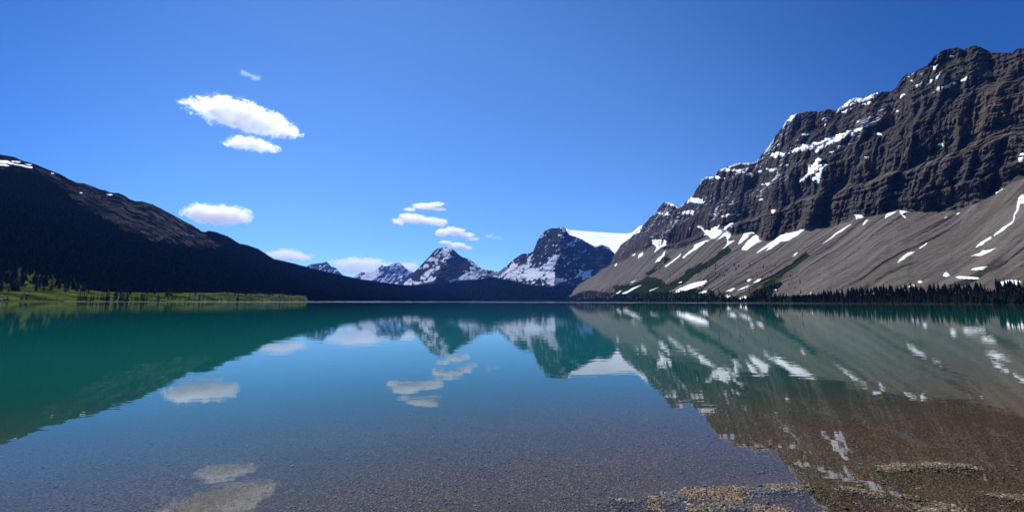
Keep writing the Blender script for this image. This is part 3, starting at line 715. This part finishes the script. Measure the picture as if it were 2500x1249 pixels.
def tri_mesh(name, VF, mat, sm=False):
    me = bpy.data.meshes.new(name); me.from_pydata(VF[0], [], VF[1]); me.materials.append(mat); me.update(); return me
CROWNS = {m: [tri_mesh('crown', crown_mesh('crown', 11 + i, None, 11 + i % 4), m_) for i in range(7)] for m, m_ in ((0, M_NEEDLE), (1, M_NEEDLE2))}
TRUNK = tri_mesh('trunk', trunk_mesh(), M_BARK)
def conifer(x, y, z, h, label, group, kind=0):
    i = random.randrange(7)
    e = bpy.data.objects.new('conifer_tree', None); e.empty_display_size = 1
    e.location = (x, y, z); e.scale = (h * random.uniform(.85, 1.25), h * random.uniform(.85, 1.25), h); e.rotation_euler = (random.uniform(-.03, .03), random.uniform(-.03, .03), random.random() * 6.28)
    sc.collection.objects.link(e)
    for nm, me in (('crown', CROWNS[kind][i]), ('trunk', TRUNK)):
        c = bpy.data.objects.new(nm, me); sc.collection.objects.link(c); c.parent = e
    tag(e, label, 'tree', group)
    return e

def terrain_at(P, az_arr, az, d):
    """height of grid P at azimuth, distance"""
    j = np.clip(np.searchsorted(az_arr, az), 1, len(az_arr) - 1)
    col = P[:, j]; dd = np.hypot(col[:, 0], col[:, 1]); k = np.argsort(dd)
    return float(np.interp(d, dd[k], col[k, 2]))

def grid_points(P, W, n):
    """n random points on grid P weighted by face area x mask W"""
    A = P[1:, :-1] - P[:-1, :-1]; B = P[:-1, 1:] - P[:-1, :-1]
    ar = np.linalg.norm(np.cross(A, B), axis=-1) * W[:-1, :-1]
    f = rng.choice(ar.size, n, p=(ar / ar.sum()).ravel()); r, c = np.unravel_index(f, ar.shape)
    u, v = rng.random(n)[:, None], rng.random(n)[:, None]
    p = P[r, c] * (1 - u) * (1 - v) + P[r + 1, c] * u * (1 - v) + P[r, c + 1] * (1 - u) * v + P[r + 1, c + 1] * u * v
    return p
def forest(name, pts, hh, mat, label):
    N = len(pts); ns = 5
    tiers = ((.02, .62, .17), (.3, .82, .125), (.55, 1.0, .075))
    base = []; Fc = []
    for (z0, z1, r) in tiers:
        b = len(base)
        for j in range(ns): a = 6.283 * j / ns + z0 * 5; rr_ = r * (1.15 if j % 2 else .8); base.append((rr_ * math.cos(a), rr_ * math.sin(a), z0))
        base.append((0, 0, z1))
        Fc += [(b + j, b + (j + 1) % ns, b + ns) for j in range(ns)]
    base = np.array(base); Fc = np.array(Fc); rot = rng.random(N) * 6.283; c, s = np.cos(rot)[:, None], np.sin(rot)[:, None]
    wd = (hh * rng.uniform(.8, 1.35, N))[:, None]
    X = (base[None, :, 0] * c - base[None, :, 1] * s) * wd; Y = (base[None, :, 0] * s + base[None, :, 1] * c) * wd; Z = base[None, :, 2] * hh[:, None] - .4
    V = np.stack([X + pts[:, :1], Y + pts[:, 1:2], Z + pts[:, 2:3]], -1).reshape(-1, 3)
    Fq = (Fc[None] + (np.arange(N) * len(base))[:, None, None]).reshape(-1, 3)
    return tag(mesh_np(name, V, Fq, mat, None, False), label, 'forest', None, 'stuff')
def forest_mat(name, a, b):
    t = NT(name); p = t.pos(); n = t.noise(p, .09, 5, .75)
    return t.done(t.matte(t.mix(t.ramp(n, .35, .68), a, b)))
M_F1 = forest_mat('forest needles', (.008, .013, .006), (.050, .054, .024))
M_F2 = forest_mat('valley forest needles', (.006, .010, .006), (.018, .023, .012))
M_F3 = forest_mat('shore forest needles', (.006, .010, .005), (.020, .027, .010))
XL, YL = proj(PL)
Wl = (LL > 1.0) * (LL < 2.2) * np.clip(1 - MEADL * 1.15, 0, 1) * np.interp(ROCKL, [0, .3, .9], [1., .3, .015]) * (PL[..., 2] > 1.5)
Wl = np.maximum(Wl, (LL > 1.) * (LL < 2.02) * (ROCKL > .3) * .42 * smooth(.12, .3, fbm(PL[..., 0] / 150, PL[..., 1] / 150, PL[..., 2] / 40, 4, 150)))
Wl = Wl * (XL > -150)
low = (LL <= 1.05) & (XL > 752) & (PL[..., 2] > .8); Wl = np.where(low, 1.6, Wl)
Wl = Wl * np.where(np.hypot(PL[..., 0], PL[..., 1]) < 1500, 1.5, 1.)
pts = grid_points(PL, Wl, 60000)
alt = smooth(60, 330, pts[:, 2]); forest('forest', pts, rng.uniform(9, 16, len(pts)) * (1 - .5 * alt), M_F1, 'dense dark conifer forest covering the left hillside')
XR_, YR_ = proj(PR)
fm = (LR < 1.5) * (XR_ < 1960) * (XR_ > 1312) * (PR[..., 2] > .8)
line = np.interp(XR_, [1312, 1400, 1440, 1500, 1560, 1640, 1700, 1760, 1800, 1850, 1900, 1960], [700, 712, 710, 717, 719, 713, 709, 716, 728, 726, 722, 741])
fm = fm * np.where(YR_ > line, 1., .04)
pts = grid_points(PR, fm, 9000)
forest('forest', pts, rng.uniform(5, 12, len(pts)), M_F3, 'low dark conifers on the shore below the middle of the talus slope')
for poly in zp((1500, 250), .4084, [[0,1150,0,1095,120,1085,230,1060,330,1080,470,1020,640,890,690,870,560,1000,470,1060,340,1120,200,1150],[270,1000,330,935,300,920,200,1020],[800,1180,830,1130,1000,1075,1010,1090,900,1180]]):
    W = in_poly(XR_, YR_, poly) * (LR < 2.) * 1.
    if W.sum(): 
        q = grid_points(PR, W, 500); PTS = q if poly[0][0] == 1500 and poly[0][1] > 700 and 'PTS' not in globals() else np.concatenate([PTS, q])
forest('forest', PTS, rng.uniform(3, 7, len(PTS)), M_F3, 'thin scrub conifers creeping up green gullies of the talus slope')
Wv = np.ones(PV.shape[:2]); Wv[-3:] = 0; Wv *= PV[..., 2] > 0
pts = grid_points(PV, Wv, 16000)
forest('forest', pts, rng.uniform(11, 20, len(pts)), M_F2, 'hazy conifer forest across the far end of the lake')

# right shore: individual trees in front, the rest of that wood behind them
a0, a1 = pix(1925, 740)[0], pix(2500, 740)[0]
W = (LR < 1.16) * (XR_ > 1935) * (PR[..., 2] > 1.2)
topw = np.interp(XR_, [1930, 2050, 2200, 2500], [.25, .8, 1., 1.08])
W = W * (LR < 1.0 + .11 * topw)
pts = grid_points(PR, W * 1., 1500); forest('forest', pts, rng.uniform(8, 14, len(pts)), M_F3, 'dense conifer wood at the foot of the right talus, behind the shore row')
NR_ = 150
seg = [('where the right shore treeline tapers off', 1925, 2050), ('in the shore row below the right talus', 2050, 2200), ('in the shore row below two small snow patches', 2200, 2350), ('in the shore row below the wide right snow patch', 2350, 2500)]
for i in range(NR_):
    px = 1928 + (2545 - 1928) * (i + random.uniform(-.45, .45)) / NR_
    a = float(pix(px, 740)[0]); j = int(np.clip(np.searchsorted(AZR, a), 0, len(AZR) - 1))
    dsh = softmin(550 / math.sin(a), 3400.) * float(1 + .02 * fbm(np.array([a * 40]), np.array([0.]), np.array([0.]), 2, 9)[0])
    d = dsh + random.uniform(0, 26); z = terrain_at(PR, AZR, a, d)
    k = min(1., .45 + (px - 1925) / 250)
    h = random.choice([9, 11, 12, 14, 16, 19]) * random.uniform(.7, 1.0) * k
    nm = [s_2[0] for s_2 in seg if px >= s_2[1]][-1] if px >= 1925 else seg[0][0]
    size = 'tall pointed' if h > 15 else ('short' if h < 9 else 'medium')
    conifer(d * math.sin(a), d * math.cos(a), z - .3, h, size + ' dark conifer ' + nm, 'conifers on the right shore')
# left shore
LT = [(18,728,7),(50,730,6),(54,731,9),(64,730,11),(96,731,5),(110,729,6),(139,731,5)] + [(190+k*5,731,h) for k,h in enumerate((9,12,10,13,11))] + [(222,730,12),(228,731,11),(237,731,8),(247,731,12),(252,730,13),(260,731,20),(266,731,17),(279,731,17),(284,730,14),(295,731,19),(300,731,16),(310,731,22),(321,729,9),(331,731,12),(336,731,11),(346,731,17),(352,731,13),(358,731,11),(386,731,14),(402,731,6),(410,731,8),(421,731,13),(428,731,9),(440,731,8),(452,731,10),(461,731,14),(474,731,8),(487,731,15),(496,731,13),(506,731,7),(520,731,9),(540,731,8),(560,731,9),(580,731,24),(588,731,8),(598,731,9),(612,731,8),(622,731,7),(632,731,11),(640,731,10),(652,731,9),(663,731,8),(674,731,12),(684,731,9),(695,731,11),(702,731,10),(712,731,12),(721,731,9),(732,731,13),(741,731,12)]
def lplace(px, off, h, label, kind=0):
    a = float(pix(px, 731)[0]); sa = math.sin(-a)
    dsh = softmin(555 / sa, 3000.) * float(1 + .03 * fbm(np.array([a * 30]), np.array([0.]), np.array([0.]), 4, 33)[0])
    d = dsh + off; z = terrain_at(PL, AZL, a, d)
    return conifer(d * math.sin(a), d * math.cos(a), z - .2, h, label, 'conifers on the left shore', kind)
for px, y, h in LT:
    where = 'in the small shore clump at the far left' if px < 150 else 'in the dark clump left of the meadow middle' if px < 260 else 'on the water edge before the bright meadow' if px < 400 else 'along the thin shore strip of the meadow' if px < 600 else 'below the pale road near the end of the meadow'
    size = 'tallest slender' if h >= 22 else 'tall' if h > 14 else 'small' if h < 9 else 'medium'
    lplace(px, random.uniform(5, 12), h * .85 * (1 + px / 2500), size + ' conifer ' + where)
for i in range(62):
    px = random.choice([random.uniform(-20, 230), random.uniform(240, 760)])
    off = random.uniform(95, 165) if px < 240 else random.uniform(60, 160)
    lplace(px, off, random.uniform(10, 20), ('dark conifer at the upper edge of the left meadow' if px < 240 else 'dark conifer on the rise behind the middle of the meadow'), 0)

# ------------------------------------------------------------------ road, cars and boulders on the left shore
def on_left(px, off, dz=0.):
    a = float(pix(px, 731)[0]); sa = math.sin(-a)
    d = softmin(555 / sa, 3000.) * float(1 + .03 * fbm(np.array([a * 30]), np.array([0.]), np.array([0.]), 4, 33)[0]) + off
    return Vector((d * math.sin(a), d * math.cos(a), terrain_at(PL, AZL, a, d) + dz))
V = []; 
pr = np.linspace(470, 749, 70)
for px in pr:
    for o_ in (70, 82): q = on_left(px, o_); V.append(q)
for k in range(len(pr)):
    zz = max(V[2 * k].z, V[2 * k + 1].z) + 1.0; V[2 * k].z = zz; V[2 * k + 1].z = zz
n = len(V); VV = [tuple(v) for v in V] + [(v.x, v.y, v.z - 4) for v in V]
Fr = []
for k in range(len(pr) - 1):
    a, b, c, d = 2 * k, 2 * k + 1, 2 * k + 3, 2 * k + 2
    Fr += [(a, b, c, d), (a, d, d + n, a + n), (b, b + n, c + n, c)]
road = mesh_np('road', np.array(VV), np.array(Fr), plain('pale gravel road', (.34, .33, .31)), None, False)
tag(road, 'pale road embankment running along the meadow above the left shore', 'road', None, 'structure')

def box(V, Fc, x0, x1, y0, y1, z0, z1, tx=0., ty=0.):
    b = len(V)
    V += [(x0, y0, z0), (x1, y0, z0), (x1, y1, z0), (x0, y1, z0), (x0 + tx, y0 + ty, z1), (x1 - tx, y0 + ty, z1), (x1 - tx, y1 - ty, z1), (x0 + tx, y1 - ty, z1)]
    Fc += [(b, b + 3, b + 2, b + 1), (b + 4, b + 5, b + 6, b + 7)] + [(b + i, b + (i + 1) % 4, b + 4 + (i + 1) % 4, b + 4 + i) for i in range(4)]
def car(px, label, col, van=False):
    e = bpy.data.objects.new('parked_van' if van else 'parked_car', None); sc.collection.objects.link(e)
    q = on_left(px, 75); j = int(np.argmin(abs(pr - px))); q.z = V[2 * j].z + .02
    p2 = V[min(2 * j + 2, len(V) - 2)] - V[2 * j]
    e.location = q; e.rotation_euler = (0, 0, math.atan2(p2.y, p2.x))
    tag(e, label, 'van' if van else 'car', 'vehicles parked on the lake road')
    v, f = [], []; H = 2.4 if van else 1.45
    box(v, f, -2.3, 2.3, -.9, .9, .35, 1.0, .06, .04); box(v, f, -2.1 if van else -1.5, 1.6 if van else 1.0, -.86, .86, 1.003, H, .35, .12)
    mesh_np('body', np.array(v), np.array(f), plain('car paint', col, .3, .5), e, False)
    v, f = [], []; box(v, f, -1.7 if van else -1.1, 1.35 if van else .7, -.88, .88, 1.12, H - .14, .2, .08)
    mesh_np('window', np.array(v), np.array(f), plain('car glass', (.02, .025, .03), .1, .5), e, False)
    for x in (-1.45, 1.45):
        for y in (-.85, .85):
            v, f = [], []; n_ = 12
            for s2 in (-.12, .12):
                v += [(x + .34 * math.cos(6.283 * k / n_), y + s2, .34 + .34 * math.sin(6.283 * k / n_)) for k in range(n_)]
            f = [(k, (k + 1) % n_, n_ + (k + 1) % n_, n_ + k) for k in range(n_)]
            v += [(x, y - .12, .34), (x, y + .12, .34)]
            f += [(2 * n_, (k + 1) % n_, k, 2 * n_) for k in range(0)]
            mesh_np('wheel', np.array(v), np.array(f), plain('tyre', (.02, .02, .02)), e, True)
V = list(V)
car(645, 'white van parked on the lake road, leftmost of the vehicles', (.8, .8, .8), True)
car(672, 'silver car parked on the lake road, middle of the vehicles', (.6, .62, .65))
car(686, 'white car parked on the lake road, rightmost of the vehicles', (.78, .78, .78))

def boulder(px, off, size, label):
    import bmesh
    bm = bmesh.new(); bmesh.ops.create_icosphere(bm, subdivisions=3, radius=1.)
    v = np.array([w_.co[:] for w_ in bm.verts]); f = np.array([[w_.index for w_ in g.verts] for g in bm.faces]); bm.free()
    k = 1 + .35 * fbm(v[:, 0] * 1.3 + px, v[:, 1] * 1.3, v[:, 2] * 1.3, 4, 900)
    v = v * k[:, None] * np.array([1.3, .9, .75]) * size * .55
    o = mesh_np('boulder', v, f, M_BOULD, None, False); o.location = on_left(px, off) + Vector((0, 0, size * .3)); o.rotation_euler = (0, 0, px)
    tag(o, label, 'boulder', 'boulders on the left shore')
tb = NT('boulder stone'); M_BOULD = tb.done(tb.bsdf(tb.mix(tb.ramp(tb.noise(tb.pos(), 1.2, 6), .35, .65), (.2, .2, .19), (.42, .41, .39)), .9))
boulder(4, 30, 2.6, 'grey boulder in the meadow at the far left edge'); boulder(64, 38, 3.4, 'largest pale boulder, in the meadow above the far left tree clump')
boulder(60, 60, 2.2, 'small grey boulder uphill behind the largest one'); boulder(2, 3, 2., 'pale boulder on the waterline at the far left edge')
boulder(172, 45, 1.8, 'lone small boulder in the meadow left of the dark tree clump'); boulder(375, 40, 2.4, 'pale boulder in the bright meadow behind the shore trees')

# ------------------------------------------------------------------ clouds
CLD = 1.35
def cloud(puffs, H, label, thin=1., seed=0, edge=1.5, depth_k=.5):
    """puffs: (px, py, rx, ry) in frame units, placed at altitude H (m)"""
    import bmesh
    rq = random.Random(seed * 7 + 1); extra = []
    for (px, py, rx, ry) in puffs:
        for k in range(3):
            a = rq.uniform(-1.2, 1.2); f_ = rq.uniform(.32, .55)
            extra.append((px + rx * .85 * math.sin(a), py - ry * .75 * math.cos(a) * rq.choice((1, 1, -.5)), rx * f_, ry * f_ * 1.1))
    puffs = [(p[0], p[1], p[2] * 1.06, p[3] * 1.08) for p in puffs] + (extra if thin > .3 else [])
    pc = np.array([[p[0], p[1]] for p in puffs], float); a, T = pix(pc[:, 0], pc[:, 1])
    dm = (H - CAMH) / T.mean()
    C = []
    for (px, py, rx, ry), a_, t_ in zip(puffs, a, T):
        C.append((dm * math.sin(a_), dm * math.cos(a_), CAMH + dm * t_))
    s = dm / (F * math.cos(a.mean())) * math.cos(a.mean()) ** 0
    s = dm * math.cos(a.mean()) / F
    # local frame: r = along picture, u = up, v = depth
    am = a.mean(); r = Vector((math.cos(am), -math.sin(am), 0)); v = Vector((math.sin(am), math.cos(am), 0))
    cen = Vector(np.mean(C, 0)); mat4 = Matrix((r, v, Vector((0, 0, 1)))).transposed().to_4x4(); mat4.translation = cen
    inv = mat4.inverted()
    t = NT('cloud vapour'); tc = t.n('TexCoord').outputs['Object']
    bm = bmesh.new(); size = max(p[2] for p in puffs) * s; dist = None
    small = np.mean([p[3] for p in puffs]) * s * 1.25
    nz = t.n('TexNoise'); nz.inputs['Scale'].default_value = .62 / small; nz.inputs['Detail'].default_value = 6; nz.inputs['Roughness'].default_value = .72
    t.l(t.vm('ADD', tc, (seed * 1731., 0, 0)), nz.inputs['Vector'])
    off = t.scale(t.vm('SUBTRACT', nz.outputs['Color'], (.5, .5, .5)), (small * 6.5 * edge, small * 4. * edge, small * 4.6 * edge))
    q = t.vm('ADD', tc, off)
    rr_ = random.Random(seed)
    for k, (p, c) in enumerate(zip(puffs, C)):
        lc = inv @ Vector(c); rx, ry = p[2] * s, p[3] * s * 1.02; rz = max(ry * 1.3, rx * depth_k)
        lc.y += rr_.uniform(-.2, .2) * rz
        d = t.vm('LENGTH', t.scale(t.vm('SUBTRACT', q, tuple(lc)), (1 / rx, 1 / rz, 1 / ry)))
        dist = d if dist is None else t.math('SMOOTH_MIN', dist, d, .15)
        m_ = Matrix.Translation(lc) @ Matrix.Diagonal((rx * 1.35, rz * 1.35, ry * 1.7, 1))
        bmesh.ops.create_icosphere(bm, subdivisions=2, radius=1., matrix=m_)
    fine = t.noise(t.vm('ADD', tc, (0, seed * 911., 0)), 2.6 / small, 8, .75)
    f = t.math('ADD', t.math('SUBTRACT', 1., dist), t.math('MULTIPLY', t.math('SUBTRACT', fine, .5), 1.9 * edge))
    dens = t.math('MULTIPLY', t.ramp(f, .0, .26), CLD / small * thin)
    vol = t.n('VolumePrincipled'); vol.inputs['Color'].default_value = (1, 1, 1, 1); vol.inputs['Anisotropy'].default_value = .65
    t.l(dens, vol.inputs['Density']); t.l(vol.outputs[0], t.out.inputs['Volume'])
    t.m.cycles.volume_step_rate = .12
    h = bmesh.ops.convex_hull(bm, input=bm.verts)
    bmesh.ops.delete(bm, geom=[g for g in set(h['geom_interior'] + h['geom_unused']) if isinstance(g, bmesh.types.BMVert)], context='VERTS')
    me = bpy.data.meshes.new('cloud'); bm.to_mesh(me); bm.free(); me.materials.append(t.m)
    o = bpy.data.objects.new('cloud', me); sc.collection.objects.link(o); o.matrix_world = mat4
    tag(o, label, 'cloud', 'clouds in the sky')
    return o

cloud([(478,262,30,8),(512,262,40,17),(555,273,52,27),(590,283,48,28),(625,296,48,24),(665,308,40,22),(700,318,32,13),(622,270,14,6)], 2600, 'largest white cloud, high on the left of the sky', 1., 1)
cloud([(575,352,24,7),(605,348,32,13),(630,356,30,13),(662,362,18,7)], 2600, 'small ragged white cloud just below the largest one', .7, 2)
cloud([(598,179,12,6),(618,187,16,5)], 2700, 'faint wisp of cloud high above the largest cloud', .12, 3)
cloud([(470,524,20,8),(495,520,28,18),(535,524,38,19),(575,528,30,17),(590,520,18,8)], 2500, 'compact white cloud above the left wooded ridge', 1., 4)
cloud([(672,624,22,7),(700,620,28,11),(728,627,30,8)], 2500, 'flat white cloud touching the crest of the left hill', .6, 5)
cloud([(835,642,26,9),(870,640,32,12),(905,642,32,12),(935,650,28,9),(965,650,28,9),(1000,652,22,11),(860,660,34,8),(900,660,40,9),(940,660,30,8)], 2600, 'long low cloud bank behind the far blue ridge', .55, 6, 1.2)
cloud([(1000,511,15,4),(1035,504,28,7),(1063,499,20,5),(1070,511,20,3)], 2500, 'thin streaked cloud topping the middle stack of clouds', .5, 7, .8)
cloud([(975,541,18,7),(1010,533,32,12),(1045,539,26,9),(1073,542,18,10)], 2500, 'broad white cloud in the middle stack, second from its top', .9, 8, .75)
cloud([(1080,568,18,9),(1108,565,28,10),(1140,574,20,6),(1152,583,16,4)], 2500, 'white cloud in the middle stack just above the lowest one', .9, 9, .75)
cloud([(1088,591,16,4),(1115,599,24,6),(1138,605,16,4)], 2500, 'lowest cloud of the middle stack, over the pyramid peak', .8, 10, .75)
cloud([(1195,576,10,5),(1215,581,12,3)], 2500, 'tiny wisp of cloud right of the middle stack', .25, 11)

# ------------------------------------------------------------------ haze
v, f = [], []; box(v, f, -9000, 9000, -500, 17000, -16, 2150)
hz = NT('valley air'); vp = hz.n('VolumePrincipled')
vp.inputs['Color'].default_value = (.09, .28, 1.0, 1); vp.inputs['Density'].default_value = 2.0e-5; vp.inputs['Anisotropy'].default_value = .2
hz.l(vp.outputs[0], hz.out.inputs['Volume'])
haze = mesh_np('haze', np.array(v), np.array(f), hz.m, None, False)
tag(haze, 'thin blue air that fades the far peaks', 'haze', None, 'stuff')
